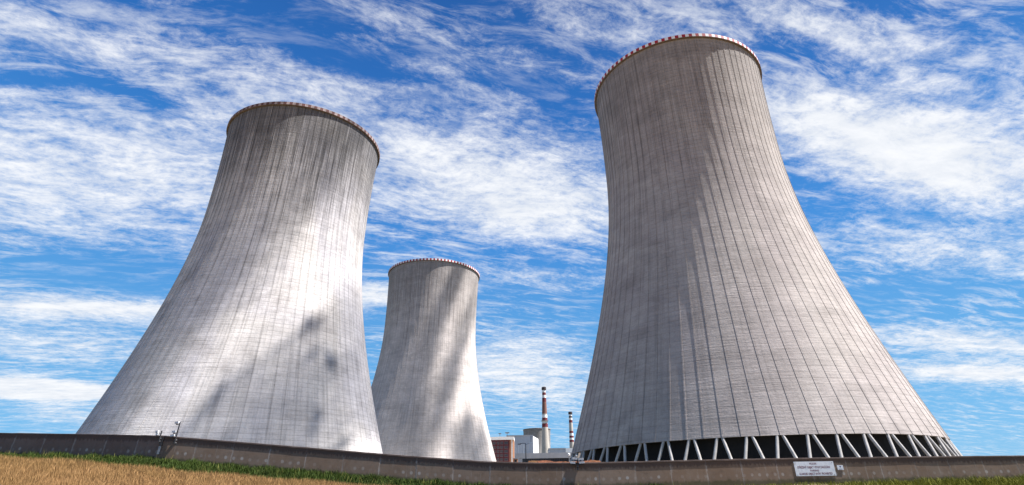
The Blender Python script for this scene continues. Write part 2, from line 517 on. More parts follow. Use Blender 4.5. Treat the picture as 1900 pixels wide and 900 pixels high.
# ------------------------------------------------------------------ small low clouds overhead: their shadows fall on the towers
def tower_hit(px, py, tw_):
    d = ray(px, py); ts = np.linspace(20, 600, 12000); P = np.array([0, 0, EYE]) + ts[:, None] * d
    q = np.hypot(P[:, 0] - tw_[0], P[:, 1] - tw_[1]); rr = np.array([rad(z) for z in P[:, 2]])
    return Vector(P[np.argmax(q < rr)].tolist())


mt, t = material('cloud_vapour')
pv = t.n('ShaderNodeVolumePrincipled'); pv.inputs['Color'].default_value = (0.95, 0.95, 0.97, 1); pv.inputs['Density'].default_value = 0.055
o_ = t.n('ShaderNodeOutputMaterial'); t.t.links.new(pv.outputs[0], o_.inputs['Volume'])
CLOUDS = [  # photo pixel of the shadow's middle, tower, height of the cloud, half sizes (across, along, deep), turn
    (650, 695, TL, 330, (17, 60, 9), 2), (492, 775, TL, 318, (15, 17, 5), -15), (515, 400, TL, 388, (9, 27, 9), 28),
    (826, 560, TM, 575, (5, 32, 15), 48), (834, 700, TM, 540, (6, 25, 15), 36), (880, 838, TM, 516, (15, 13, 18), 0), (752, 822, TM, 500, (4, 18, 14), 50)]
for ci, (cx_, cy_, tw_, hz_, (sa_, sb_, sc_), turn) in enumerate(CLOUDS):
    q = tower_hit(cx_, cy_, tw_); c_ = q + sv * ((hz_ - q.z) / sv.z)
    axz = sv.copy(); axx = Vector((axz.z, 0, -axz.x)).normalized(); axy = axz.cross(axx)
    ca, sa2 = math.cos(R(turn)), math.sin(R(turn)); ax1 = axx * ca + axy * sa2; ax2 = axy * ca - axx * sa2
    bmc = bmesh.new()
    r_ = bmesh.ops.create_icosphere(bmc, subdivisions=5, radius=1.0)
    for v_ in r_['verts']:
        d_ = v_.co.copy(); nn_ = mnoise.fractal(d_ * 1.7 + Vector((ci * 7.1, 0, 0)), 0.6, 2.1, 5)
        k_ = max(0.3, 1 + (0.45 if ci == 0 else 0.75) * nn_)
        v_.co = (ax1 * d_.x * sa_ + ax2 * d_.y * sb_ + axz * d_.z * sc_) * k_
    me = bpy.data.meshes.new('cloud'); bmc.to_mesh(me); bmc.free(); me.materials.append(mt)
    cl = setting(link('cloud', me, None, c_), 'stuff'); cl['label'] = 'thin scrap of low white cloud drifting high over the towers'

# ------------------------------------------------------------------ boundary wall line
PANEL = 3.30
WALL_H = 2.15
CORNER = at(300, 808, 52.9)
YAW = R(3.0)


def wall_y(x):
    """distance of the wall's face for a sideways position x"""
    if x >= CORNER.x:
        return CORNER.y + (x - CORNER.x) * math.tan(YAW)
    return CORNER.y + (CORNER.x - x) * math.tan(R(9.0))


TOP_PX = [(-400, 800.0), (0, 803), (150, 805), (300, 808), (450, 820), (600, 832.5), (750, 845), (900, 856), (1000, 858.5), (1100, 858), (1200, 855.5), (1350, 852),
          (1500, 849.5), (1700, 847), (1900, 845), (2300, 842)]


def on_wall(px, py):
    """point of the wall's face seen at a pixel"""
    d = ray(px, py); lo, hi = 5.0, 200.0
    for _ in range(60):
        mid = (lo + hi) / 2; x = d[0] / d[1] * mid
        if mid < wall_y(x):
            lo = mid
        else:
            hi = mid
    return at(px, py, lo)


WT = [on_wall(a, b) for a, b in TOP_PX]
wx = np.array([p.x for p in WT]); wz = np.array([p.z for p in WT])


def wall_top(x):
    return float(np.interp(x, wx, wz))




# ------------------------------------------------------------------ ground
def sstep(a, b, x):
    q = np.clip((x - a) / (b - a), 0, 1); return q * q * (3 - 2 * q)


WHEAT_PX = [(-300, 838), (0, 840.5), (150, 847), (350, 867), (560, 884), (720, 896), (900, 912), (1100, 925), (1500, 925), (2200, 925)]


def edge_pts():
    o = []
    for a, b in WHEAT_PX:
        d = ray(a, b); lo, hi = 5.0, 200.0
        for _ in range(60):
            mid = (lo + hi) / 2
            if mid < wall_y(d[0] / d[1] * mid) - 4.0:
                lo = mid
            else:
                hi = mid
        o.append(at(a, b, lo))
    return o


EP = edge_pts(); ex = np.array([p.x for p in EP]); ez = np.array([p.z for p in EP]) - 0.84
G0 = EYE - 1.65


def ground_z(x, y):
    x = np.asarray(x, float); y = np.asarray(y, float)
    xw = np.where(y > 5, x, x)
    yw = np.where(xw >= CORNER.x, CORNER.y + (xw - CORNER.x) * math.tan(YAW), CORNER.y + (CORNER.x - xw) * math.tan(R(9.0)))
    ze = np.interp(xw, ex, ez); zb = np.interp(xw, wx, wz) - WALL_H
    ye = yw - 4.0
    q = np.clip(y / ye, 0, 1)
    near = G0 + (ze - G0) * q ** 1.7
    mid = ze + (zb - ze) * np.clip((y - ye) / 4.0, 0, 1)
    far = zb * (1 - sstep(yw + 1.0, yw + 9.0, y))
    z = np.where(y < ye, near, np.where(y < yw, mid, far))
    z = np.where(y < 0, G0, z)
    # far out to the sides the slope eases off
    return z


def sheet_axis(lo, hi, step, far):
    a = list(np.arange(lo, hi + 1e-6, step)); s = step
    while a[-1] < far:
        s *= 1.35; a.append(a[-1] + s)
    s = step
    while a[0] > -far:
        s *= 1.35; a.insert(0, a[0] - s)
    return np.array(a)


gx = sheet_axis(-75, 75, 1.5, 6000); gy = sheet_axis(-6, 90, 1.0, 6000)
GX, GY = np.meshgrid(gx, gy)
GZ = ground_z(np.clip(GX, -75, 75), GY)
GZ = np.where((GY < 70), GZ, 0.0)
gv = np.stack([GX, GY, GZ], -1).reshape(-1, 3)
nx = len(gx)
gf = [(j * nx + i, j * nx + i + 1, (j + 1) * nx + i + 1, (j + 1) * nx + i) for j in range(len(gy) - 1) for i in range(nx - 1)]
mt, t = material('field_soil_and_turf')
ob = t.n('ShaderNodeTexCoord').outputs['Object']
n1 = t.noise(ob, 0.6, 7, 0.65); n2 = t.noise(ob, 7.0, 5, 0.7); n3 = t.noise(ob, 0.02, 4, 0.5)
c = t.mix(t.ss(n1, 0.35, 0.65), (0.035, 0.05, 0.014), (0.07, 0.062, 0.03))
c = t.mix(t.math('MULTIPLY', t.ss(n2, 0.5, 0.75), 0.6), c, (0.11, 0.08, 0.04))
gyy = t.xyz(ob)[1]
c = t.mix(t.ss(n3, 0.45, 0.6), c, (0.20, 0.155, 0.105))
c = t.mix(t.ss(gyy, 44.0, 48.0, 1.0, 0.0), c, t.mix(t.ss(n2, 0.35, 0.7), (0.17, 0.105, 0.045), (0.31, 0.20, 0.095)))
t.surf(c, 0.95, t.bump(n2, 0.8, 0.08), spec=0.2)
setting(link('ground', mesh_from('ground', gv, gf, [mt], True)))


# ------------------------------------------------------------------ standing wheat and grass
def blades(name, x, y, z, h, w, lean, mat, base_w=1.0):
    """a mass of narrow two-triangle blades, a little bent"""
    n = len(x); ang = rng.uniform(0, 2 * math.pi, n); la = rng.uniform(0, 2 * math.pi, n)
    dx, dy = np.cos(ang) * w / 2, np.sin(ang) * w / 2
    lx, ly = np.cos(la) * lean * h, np.sin(la) * lean * h
    v = np.empty((n, 5, 3))
    v[:, 0] = np.stack([x - dx * base_w, y - dy * base_w, z], -1); v[:, 1] = np.stack([x + dx * base_w, y + dy * base_w, z], -1)
    v[:, 2] = np.stack([x + dx + lx * .4, y + dy + ly * .4, z + h * 0.62], -1); v[:, 3] = np.stack([x - dx + lx * .4, y - dy + ly * .4, z + h * 0.62], -1)
    v[:, 4] = np.stack([x + lx, y + ly, z + h], -1)
    me = bpy.data.meshes.new(name)
    me.vertices.add(5 * n); me.vertices.foreach_set('co', v.reshape(-1))
    idx = np.arange(n)[:, None] * 5
    quad = (idx + np.array([0, 1, 2, 3])).astype(np.int32); tri = (idx + np.array([3, 2, 4])).astype(np.int32)
    loops = np.concatenate([quad, tri], 1).reshape(-1)
    me.loops.add(7 * n); me.loops.foreach_set('vertex_index', loops)
    starts = (np.arange(n)[:, None] * 7 + np.array([0, 4])).reshape(-1).astype(np.int32)
    me.polygons.add(2 * n); me.polygons.foreach_set('loop_start', starts)
    me.update(calc_edges=True); me.validate()
    me.materials.append(mat)
    return link(name, me)


def plant_mat(name, a, b, c3, scale=0.25):
    mt, t = material(name)
    geo = t.n('ShaderNodeNewGeometry'); rnd = geo.outputs['Random Per Island']
    ob = t.n('ShaderNodeTexCoord').outputs['Object']
    n1 = t.noise(ob, scale, 4, 0.6); n2 = t.noise(ob, scale * 8, 3, 0.6)
    c = t.mix(rnd, a, b)
    c = t.mix(t.math('MULTIPLY', t.ss(t.math('ADD', t.math('MULTIPLY', n1, 0.6), t.math('MULTIPLY', n2, 0.4)), 0.42, 0.62), 0.8), c, c3)
    b_ = t.surf(c, 0.75, spec=0.25)
    b_.inputs['Subsurface Weight'].default_value = 0.0
    return mt


M['wheat'] = plant_mat('ripe_wheat', (0.24, 0.125, 0.042), (0.40, 0.235, 0.10), (0.25, 0.145, 0.05), 0.14)
M['grass_dark'] = plant_mat('verge_grass', (0.022, 0.044, 0.003), (0.055, 0.085, 0.006), (0.036, 0.056, 0.005))
M['grass_yellow'] = plant_mat('dry_verge_grass', (0.13, 0.15, 0.014), (0.30, 0.27, 0.04), (0.17, 0.18, 0.02))

# wheat, from the verge towards the camera
N = 700000
yy = rng.uniform(16, 62, N); xx = rng.uniform(-62, 6, N)
yw = np.array([wall_y(a) for a in xx]); keep = (yy < yw - 4.0) & (xx > -yy * 1.15 - 4) & (xx < -0.02 * yy + 2)
xx, yy = xx[keep], yy[keep]
hh = 0.78 * rng.uniform(0.72, 1.10, len(xx)) + 0.05 * np.sin(xx * 0.9 + yy * 0.35)
wh = blades('wheat', xx, yy, ground_z(xx, yy) - 0.02, hh, rng.uniform(0.012, 0.034, len(xx)), 0.30, M['wheat'], 0.4)
setting(wh, 'stuff'); wh['label'] = 'ripe golden wheat standing in the field before the wall'
# dark grass along the wall's foot
N = 130000
xx = rng.uniform(-70, 12, N); back = rng.uniform(0.1, 4.4, N)
yw = np.array([wall_y(a) for a in xx]); yy = yw - back
clump = np.array([mnoise.noise(Vector((a * 0.9, b * 0.9, 0))) for a, b in zip(xx, yy)])
hh = (0.46 + 0.30 * clump) * rng.uniform(0.6, 1.3, N) * np.where(xx > -2, 0.75, 1.0)
hh = np.clip(hh, 0.12, 1.1)
gr = blades('grass', xx, yy, ground_z(xx, yy) - 0.03, hh, rng.uniform(0.02, 0.055, N), 0.35, M['grass_dark'])
setting(gr, 'stuff'); gr['label'] = 'rank green grass between the wheat and the wall'


# dry stalks and seed heads standing out of the green verge
N = 3500
xx = rng.uniform(-66, 14, N); yy = np.array([wall_y(a) for a in xx]) - rng.uniform(0.2, 4.6, N)
cl = np.array([mnoise.noise(Vector((a * 0.35, b * 0.5, 9))) for a, b in zip(xx, yy)])
k_ = cl > rng.uniform(-0.2, 0.5, N); xx, yy = xx[k_], yy[k_]
st = blades('weeds', xx, yy, ground_z(xx, yy) - 0.02, rng.uniform(0.45, 0.95, len(xx)), rng.uniform(0.015, 0.04, len(xx)), 0.25,
            plant_mat('dry_weed_stalks', (0.13, 0.12, 0.025), (0.24, 0.20, 0.05), (0.08, 0.10, 0.015), 0.5), 0.6)
setting(st, 'stuff'); st['label'] = 'dry yellowish weed stalks scattered through the green verge'


# ------------------------------------------------------------------ wall
def wall_material(name, base, cool, drip=0.45):
    mt, t = material(name)
    uvn = t.n('ShaderNodeUVMap', uv_map='face').outputs[0]           # metres along the wall, metres above its foot
    u, v, _ = t.xyz(uvn)
    ob = t.n('ShaderNodeTexCoord').outputs['Object']
    big = t.noise(ob, 0.35, 5, 0.6); mid = t.noise(ob, 2.2, 6, 0.65); fin = t.noise(ob, 14.0, 4, 0.7)
    wp = t.n('ShaderNodeTexWhiteNoise', noise_dimensions='1D'); t.put(wp.inputs['W'], t.math('FLOOR', t.math('DIVIDE', u, PANEL)))
    c = t.mix(t.ss(big, 0.38, 0.62), base, cool)
    c = t.mix(t.math('MULTIPLY', wp.outputs[0], 0.35), c, tuple(x * 0.68 for x in base))
    c = t.mix(t.math('MULTIPLY', t.ss(mid, 0.48, 0.72), 0.4), c, tuple(x * 0.52 for x in base))
    # pale lime runs at the joints and here and there
    fu = t.math('ABSOLUTE', t.math('SUBTRACT', t.math('FRACT', t.math('ADD', t.math('DIVIDE', u, PANEL), 0.5)), 0.5))
    ragged = t.noise(t.vec(t.math('MULTIPLY', u, 3.0), t.math('MULTIPLY', v, 1.1), 0), 2.0, 5, 0.65)
    jo = t.ss(t.math('ADD', fu, t.math('MULTIPLY', ragged, 0.10)), 0.045, 0.085, 1.0, 0.0)
    c = t.mix(t.math('MULTIPLY', jo, t.math('ADD', 0.2, t.math('MULTIPLY', wp.outputs[0], 0.75))), c, (0.37, 0.33, 0.30))
    run = t.noise(t.vec(t.math('MULTIPLY', u, 1.6), t.math('MULTIPLY', v, 0.16), 3.0), 2.4, 5, 0.6)
    c = t.mix(t.math('MULTIPLY', t.ss(run, 0.60, 0.74), drip), c, (0.36, 0.33, 0.30))
    # row of pale lime rings round the old tie holes, about 0.75 m above the foot
    iu = t.math('DIVIDE', u, 0.72)
    du = t.math('MULTIPLY', t.math('SUBTRACT', t.math('FRACT', iu), 0.5), 0.72)
    wh2 = t.n('ShaderNodeTexWhiteNoise', noise_dimensions='1D'); t.put(wh2.inputs['W'], t.math('FLOOR', iu))
    dv = t.math('SUBTRACT', v, t.math('ADD', 0.78, t.math('MULTIPLY', t.math('SUBTRACT', wh2.outputs[0], 0.5), 0.12)))
    rr = t.math('SQRT', t.math('ADD', t.math('MULTIPLY', du, du), t.math('MULTIPLY', dv, dv)))
    rr = t.math('ADD', rr, t.math('MULTIPLY', t.math('SUBTRACT', ragged, 0.5), 0.12))
    rg = t.math('MULTIPLY', t.ss(rr, 0.09, 0.17, 1.0, 0.0), t.math('MULTIPLY', t.ss(wh2.outputs[0], 0.2, 0.8, 0.15, 0.8), t.ss(big, 0.4, 0.6, 0.2, 1.0)))
    c = t.mix(rg, c, (0.42, 0.39, 0.36))
    # moss creeping up from the foot
    ms = t.ss(t.math('SUBTRACT', v, t.math('MULTIPLY', mid, 0.6)), -0.05, 0.25, 1.0, 0.0)
    c = t.mix(t.math('MULTIPLY', ms, 0.65), c, (0.055, 0.06, 0.025))
    # the coping's shadow painted into the colour as a ragged dark band
    cope_shade = t.ss(t.math('ADD', v, t.math('MULTIPLY', t.math('SUBTRACT', ragged, 0.5), 0.9)), WALL_H - 0.62, WALL_H - 0.36)
    c = t.mix(t.math('MULTIPLY', cope_shade, 0.75), c, (0.075, 0.052, 0.046))
    gap = t.ss(fu, 0.006, 0.010, 1.0, 0.0)
    h = t.math('SUBTRACT', t.math('ADD', t.math('MULTIPLY', mid, 0.5), t.math('MULTIPLY', fin, 0.3)), gap)
    t.surf(c, 0.92, t.bump(h, 0.5, 0.02), spec=0.2)
    return mt


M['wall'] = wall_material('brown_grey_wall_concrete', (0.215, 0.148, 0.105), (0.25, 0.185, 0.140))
M['wall_shade'] = wall_material('shaded_wall_concrete', (0.19, 0.13, 0.105), (0.21, 0.155, 0.13), 0.15)  # same wall, with the shade of the turned length put into its colour
M['coping'] = plain('coping_concrete', (0.13, 0.095, 0.082), 0.92, 0.3, 1.2)


def build_wall(x0, x1, label, mat, over):
    root = empty('boundary_wall', (0, 0, 0), label, 'wall', 0, 'concrete boundary wall')
    xs = []
    x = x0
    step = PANEL * math.cos(YAW)
    while x < x1 - 0.2:
        xs.append(x); x += step
    xs.append(x1)
    v, f, fuv = [], [], []
    TH = 0.22
    u = 0.0; xs2 = []
    for a, b in zip(xs[:-1], xs[1:]):
        # every panel sits a few millimetres in or out and leans by a hair
        o0, o1 = random.uniform(-0.008, 0.008), random.uniform(-0.008, 0.008)
        pts = [a + (b - a) * q for q in (0, 0.25, 0.5, 0.75, 1.0)]
        L = (b - a) / math.cos(YAW)
        for p, q in zip(pts[:-1], pts[1:]):
            base = len(v)
            for xx in (p, q):
                yy = wall_y(xx); zt = wall_top(xx) - 0.12; zb = wall_top(xx) - WALL_H - 0.5
                v += [(xx, yy + o0, zb), (xx, yy + o1, zt), (xx, yy + TH, zt), (xx, yy + TH, zb)]
            f += [(base, base + 4, base + 5, base + 1), (base + 1, base + 5, base + 6, base + 2), (base + 2, base + 6, base + 7, base + 3)]
            ua, ub = u + L * (p - a) / (b - a), u + L * (q - a) / (b - a); hgt = WALL_H - 0.12
            fuv += [ua, -0.5, ub, -0.5, ub, hgt, ua, hgt] + [ua, hgt, ub, hgt, ub, hgt, ua, hgt] + [ua, hgt, ub, hgt, ub, -.5, ua, -.5]
        base = len(v) - 16
        f += [(base, base + 1, base + 2, base + 3), (len(v) - 4, len(v) - 1, len(v) - 2, len(v) - 3)]
        fuv += [u, 0, u, 1, u, 1, u, 0, u, 0, u, 0, u, 1, u, 1]
        u += PANEL
    me = mesh_from('panels', v, f, [mat])
    l = me.uv_layers.new(name='face'); l.data.foreach_set('uv', fuv)
    link('panels', me, root)
    cv, cf = [], []
    nn = int((x1 - x0) / 0.8) + 1
    for i in range(nn + 1):
        xx = x0 + (x1 - x0) * i / nn; yy = wall_y(xx); zt = wall_top(xx) + 0.022 * mnoise.noise(Vector((xx * 1.1, 0, 8.8)))
        j = over + 0.007 * mnoise.noise(Vector((xx * 0.6, 0, 3.3)))
        cv += [(xx, yy - j, zt - 0.12), (xx, yy - j, zt - 0.01), (xx, yy - j + 0.02, zt), (xx, yy + TH + 0.03, zt), (xx, yy + TH + 0.03, zt - 0.12)]
        if i:
            b = (i - 1) * 5
            cf += [(b + k, b + 5 + k, b + 5 + (k + 1) % 5, b + (k + 1) % 5) for k in range(5)]
    cf += [(0, 1, 2, 3, 4), tuple(len(cv) - 5 + k for k in (4, 3, 2, 1, 0))]
    link('coping', mesh_from('coping', cv, cf, [M['coping']]), root)
    return root


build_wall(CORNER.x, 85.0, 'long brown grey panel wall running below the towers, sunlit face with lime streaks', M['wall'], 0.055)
build_wall(-95.0, CORNER.x, 'dark shaded length of panel wall at the left behind the wheat', M['wall_shade'], 0.036)


# ------------------------------------------------------------------ signs on the wall
def mat_flat(name, col, rough=0.5):
    mt, t = material(name)
    ob = t.n('ShaderNodeTexCoord').outputs['Object']
    n = t.noise(ob, 3.0, 5, 0.6)
    t.surf(t.mix(t.ss(n, 0.35, 0.7), col, tuple(x * 0.86 for x in col)), rough, spec=0.3)
    return mt


M['sign_white'] = mat_flat('weathered_white_enamel', (0.72, 0.75, 0.80))
M['sign_ink'] = mat_flat('dark_red_lettering', (0.15, 0.022, 0.05))
M['sign_blue'] = mat_flat('dark_blue_print', (0.03, 0.05, 0.22))
M['sign_rim'] = mat_flat('grey_sign_edge', (0.16, 0.17, 0.17))


def sign_board(corners_px, label, name, off=0.05):
    """a flat board parallel to the wall; corners: left, right, top, bottom pixels at its middle"""
    l, r_, tp, bt = corners_px
    a, b = on_wall(l, (tp + bt) / 2), on_wall(r_, (tp + bt) / 2)
    c = on_wall((l + r_) / 2, (tp + bt) / 2)
    w = (b - a).length; h = on_wall((l + r_) / 2, tp).z - on_wall((l + r_) / 2, bt).z
    root = empty(name, (c.x, c.y - off, c.z), label, 'sign', YAW)
    return root, w, h


def text_mesh(lines, parent, mat, y):
    """lines: (text, x, z, cap height, wanted width)"""
    vs, fs = [], []
    for (s, x, z, hgt, wid) in lines:
        cu = bpy.data.curves.new('t', 'FONT'); cu.body = s; cu.align_x = 'CENTER'; cu.size = 1.0; cu.offset = 0.018
        o = bpy.data.objects.new('t', cu); COL.objects.link(o)
        bpy.context.view_layer.update()
        me = bpy.data.meshes.new_from_object(o.evaluated_get(bpy.context.evaluated_depsgraph_get()))
        co = np.array([v.co[:] for v in me.vertices])
        x0, x1 = co[:, 0].min(), co[:, 0].max(); sx = wid / (x1 - x0); sz = hgt / 0.72
        b = len(vs)
        vs += [((p[0] - (x0 + x1) / 2) * sx + x, y, p[1] * sz + z) for p in co]
        fs += [tuple(b + i for i in p.vertices) for p in me.polygons]
        bpy.data.objects.remove(o); bpy.data.meshes.remove(me)
    return link('lettering', mesh_from('lettering', vs, fs, [mat]), parent)


root, w, h = sign_board((1474.5, 1548.5, 856.2, 883), 'large white warning board with four lines of dark red lettering on the wall', 'warning_sign')
MB().box((-w / 2, 0, -h / 2), (w / 2, 0.03, h / 2)).build('board', M['sign_white'], root)
sk = 0.0
text_mesh([('POZOR!', -0.02 * w, h * 0.285, h * 0.135, w * 0.17), ('STŘEŽENÝ OBJEKT VSTUP ZAKÁZÁN!', -0.02 * w, h * 0.03, h * 0.15, w * 0.82),
           ('WARNING!', -0.02 * w, h * -0.19, h * 0.13, w * 0.23), ('GUARDED OBJECT ENTRY PROHIBITED!', 0.0, h * -0.42, h * 0.15, w * 0.83)], root, M['sign_ink'], -0.004)
for i, (fx) in enumerate((-0.46, 0.46)):
    MB().tube((fx * w, -0.012, h * 0.42), (fx * w, 0.0, h * 0.42), 0.03, n=8).build('bolt', M['sign_rim'], root)
    MB().tube((fx * w, -0.012, -h * 0.42), (fx * w, 0.0, -h * 0.42), 0.03, n=8).build('bolt', M['sign_rim'], root)
MB().box((-w / 2 + 0.1, 0.03, -h * 0.3), (w / 2 - 0.1, 0.06, -h * 0.22)).box((-w / 2 + 0.1, 0.03, h * 0.22), (w / 2 - 0.1, 0.06, h * 0.3)).build('rail', M['sign_rim'], root)

root, w, h = sign_board((1553.2, 1564.2, 863.2, 872), 'small pale blue square notice with a dark blue mark beside the big board', 'notice')
MB().box((-w / 2, 0, -h / 2), (w / 2, 0.03, h / 2)).build('board', M['sign_white'], root)
MB().add([(-0.16 * w, -0.004, 0.30 * h), (0.02 * w, -0.004, -0.02 * h), (0.20 * w, -0.004, 0.30 * h)], [(0, 1, 2)]).add(
    [(-0.30 * w, -0.004, -0.36 * h), (0.30 * w, -0.004, -0.36 * h), (0.30 * w, -0.004, -0.29 * h), (-0.30 * w, -0.004, -0.29 * h)], [(0, 1, 2, 3)]).build('emblem', M['sign_blue'], root)
MB().box((-w / 2 + 0.05, 0.03, -0.1 * h), (w / 2 - 0.05, 0.06, 0.1 * h)).build('rail', M['sign_rim'], root)

# ------------------------------------------------------------------ security cameras on the wall
M['white_metal'] = plain('white_painted_metal', (0.82, 0.82, 0.82), 0.4, 0.05, 3.0)
M['dark_metal'] = plain('dark_painted_metal', (0.035, 0.033, 0.035), 0.5, 0.2, 3.0)
M['grey_metal'] = plain('galvanised_metal', (0.30, 0.30, 0.31), 0.45, 0.15, 3.0, 0.4)
M['glass'] = plain('dark_glass', (0.02, 0.022, 0.025), 0.1, 0.1, 2.0, 0, 0.5)


def cctv(parent, c, length, yaw, hgt=0.15):
    """camera housing with sunshield, lens window and bracket; c is its centre in the parent's frame"""
    mb = MB()
    L, w_ = length / 2, hgt / 2
    mb.box((-L, -w_, -hgt / 2), (L * 0.86, w_, hgt / 2 - 0.02)).box((-L * 0.94, -w_ - 0.015, hgt / 2 - 0.015), (L, w_ + 0.015, hgt / 2 + 0.012))
    o = mb.build('camera_housing', M['white_metal'], parent, c); o.rotation_euler = (0, R(4), yaw)
    MB().box((L * 0.86, -w_ * 0.8, -hgt * 0.42), (L * 0.89, w_ * 0.8, hgt * 0.36)).build('lens_window', M['glass'], o)
    MB().box((-L * 0.2, -0.03, -hgt / 2 - 0.10), (L * 0.15, 0.03, -hgt / 2)).build('bracket', M['dark_metal'], o)
    return o


def camera_mast(px, py_foot, py_top, cams, label, bars=(), dome=None, off=-0.16, arms=True, lean_px=None):
    """post clamped to the front of the wall with the housings named in cams: (px, py, length, yaw)"""
    f_ = on_wall(px, py_foot); Y = f_.y + off
    foot = at(px, py_foot, Y); top = at(lean_px or px, py_top, Y)
    foot.x = top.x = (foot.x + top.x) / 2
    root = empty('camera_mast', foot, label, 'security camera', 0, 'security cameras on the wall')
    MB().tube((0, 0, -0.5), (0, 0, top.z - foot.z), 0.055, n=10).build('post', M['dark_metal'], root, smooth=40)
    for z_ in (-0.22, -0.45):
        MB().box((-0.08, 0.02, z_), (0.08, -off - 0.01, z_ + 0.08)).build('clamp', M['grey_metal'], root)
    for (cx_, cy_, ln, yaw) in cams:
        p = at(cx_, cy_, Y) - foot
        MB().box((min(0, p.x), -0.03, p.z - 0.20), (max(0, p.x), 0.03, p.z - 0.15)).build('crossbar', M['dark_metal'], root)
        cctv(root, (p.x, 0, p.z), ln, yaw)
    if dome:
        p = at(dome[0], dome[1], Y) - foot
        MB().lathe([(0.02, 0.10), (0.09, 0.08), (0.12, 0.0), (0.10, -0.08), (0.03, -0.12)], 14).build('camera_dome', M['grey_metal'], root, (p.x, 0, p.z), smooth=50)
        MB().tube((0, 0, top.z - foot.z), (p.x, 0, p.z), 0.025).build('stalk', M['dark_metal'], root)
    return root


camera_mast(1071.5, 861, 849, [(1066.8, 851, 0.50, 0.1), (1077.3, 851.8, 0.50, 3.0), (1062.8, 858.6, 0.50, 0.1), (1079.0, 858.2, 0.50, 3.0)],
            'four white cameras on a short mast above the wall, beside the reddish soil heap', dome=(1069, 846.5))
camera_mast(328.8, 812, 783.5, [(328.5, 784.2, 0.42, 3.0), (323.3, 801, 0.42, 3.0), (320.5, 808, 0.42, 3.0)],
            'tall mast of three stacked white cameras before the stained grey tower', lean_px=332)
camera_mast(299, 809, 799, [(291.5, 801, 0.28, 3.0), (291.8, 806, 0.24, 3.0)],
            'short dark bracket with two small cameras at the corner of the wall', off=-0.2)
# conduit down the wall's corner
c0 = on_wall(303, 811); c1 = on_wall(299.5, 843)
root = empty('conduit', (c0.x, c0.y - 0.07, c1.z), 'grey cable conduit with dark top box running down the wall at its corner', 'conduit')
MB().box((-0.10, -0.04, 0), (0.10, 0.05, c0.z - c1.z - 0.75)).build('duct', M['grey_metal'], root)
MB().box((-0.13, -0.06, c0.z - c1.z - 0.75), (0.13, 0.05, c0.z - c1.z)).build('junction_box', M['dark_metal'], root)

# ------------------------------------------------------------------ soil heap behind the wall
hp0, hp1 = at(972, 858, 66), at(1131, 858, 66)
n1_, n2_ = 90, 14
v, f = [], []
for j in range(n2_ + 1):
    for i in range(n1_ + 1):
        x = hp0.x + (hp1.x - hp0.x) * i / n1_; y = 63 + 7 * j / n2_
        e = math.sin(math.pi * j / n2_) * min(1, i / 4, (n1_ - i) / 9)
        nz_ = mnoise.fractal(Vector((x * 0.55, y * 0.55, 0)), 1.0, 2.0, 5)
        ztop = at(1050, 854.4, 66).z
        v.append((x + 0.1 * nz_, y, -0.2 + max(0, e) * (ztop + 0.2) * (0.97 + 0.07 * nz_ + 0.02 * math.sin(x * 1.3))))
for j in range(n2_):
    for i in range(n1_):
        a = j * (n1_ + 1) + i; f.append((a, a + 1, a + n1_ + 2, a + n1_ + 1))
mt, t = material('reddish_soil'); ob = t.n('ShaderNodeTexCoord').outputs['Object']
n1 = t.noise(ob, 3.0, 6, 0.7); n2 = t.noise(ob, 0.7, 3, 0.6)
c = t.mix(t.ss(n1, 0.35, 0.68), (0.05, 0.020, 0.012), (0.22, 0.085, 0.045))
c = t.mix(t.math('MULTIPLY', t.ss(n2, 0.5, 0.65), 0.5), c, (0.10, 0.065, 0.025))
t.surf(c, 0.95, t.bump(n1, 1.0, 0.25), spec=0.1)
heap = tag(link('soil_heap', mesh_from('soil_heap', v, f, [mt], True)), 'long low heap of reddish brown soil showing just over the wall', 'soil heap')

# ------------------------------------------------------------------ dry grass at the right, thin grass along the foot
N = 130000
xx = rng.uniform(2, 52, N); yw = np.array([wall_y(a) for a in xx])
back = rng.uniform(0.15, 9.0, N); yy = yw - back
dens = np.clip((xx - 20) / 22, 0.12, 1); keep = rng.uniform(0, 1, N) < dens + (back < 0.8) * 0.4
xx, yy, back = xx[keep], yy[keep], back[keep]
cl = np.array([mnoise.noise(Vector((a * 0.6, b * 0.6, 5))) for a, b in zip(xx, yy)])
grow = np.interp(xx, [2, 22, 30, 36, 44, 52], [0.18, 0.24, 0.36, 0.50, 0.66, 0.75])
hh = np.clip(grow * (1 + 0.5 * cl) * rng.uniform(0.6, 1.25, len(xx)), 0.08, 1.4)
g2 = blades('grass', xx, yy, ground_z(xx, yy) - 0.03, hh, rng.uniform(0.015, 0.045, len(xx)), 0.4, M['grass_yellow'])
setting(g2, 'stuff'); g2['label'] = 'yellow green grass growing along the foot of the wall'

# ------------------------------------------------------------------ chimneys
M['chimney_concrete'] = plain('chimney_concrete', (0.45, 0.41, 0.36), 0.9, 0.15, 0.08)
M['band_white'] = plain('chimney_white_band', (0.74, 0.72, 0.70), 0.7, 0.08, 0.2)
M['band_red'] = plain('chimney_red_band', (0.15, 0.026, 0.030), 0.7, 0.2, 0.2)
M['soot'] = plain('sooty_cap', (0.045, 0.035, 0.04), 0.9, 0.2, 0.3)
M['faded_red'] = plain('faded_red_concrete', (0.20, 0.095, 0.075), 0.9, 0.25, 0.05)


def z_at(px, py, Y):
    return at(px, py, Y).z


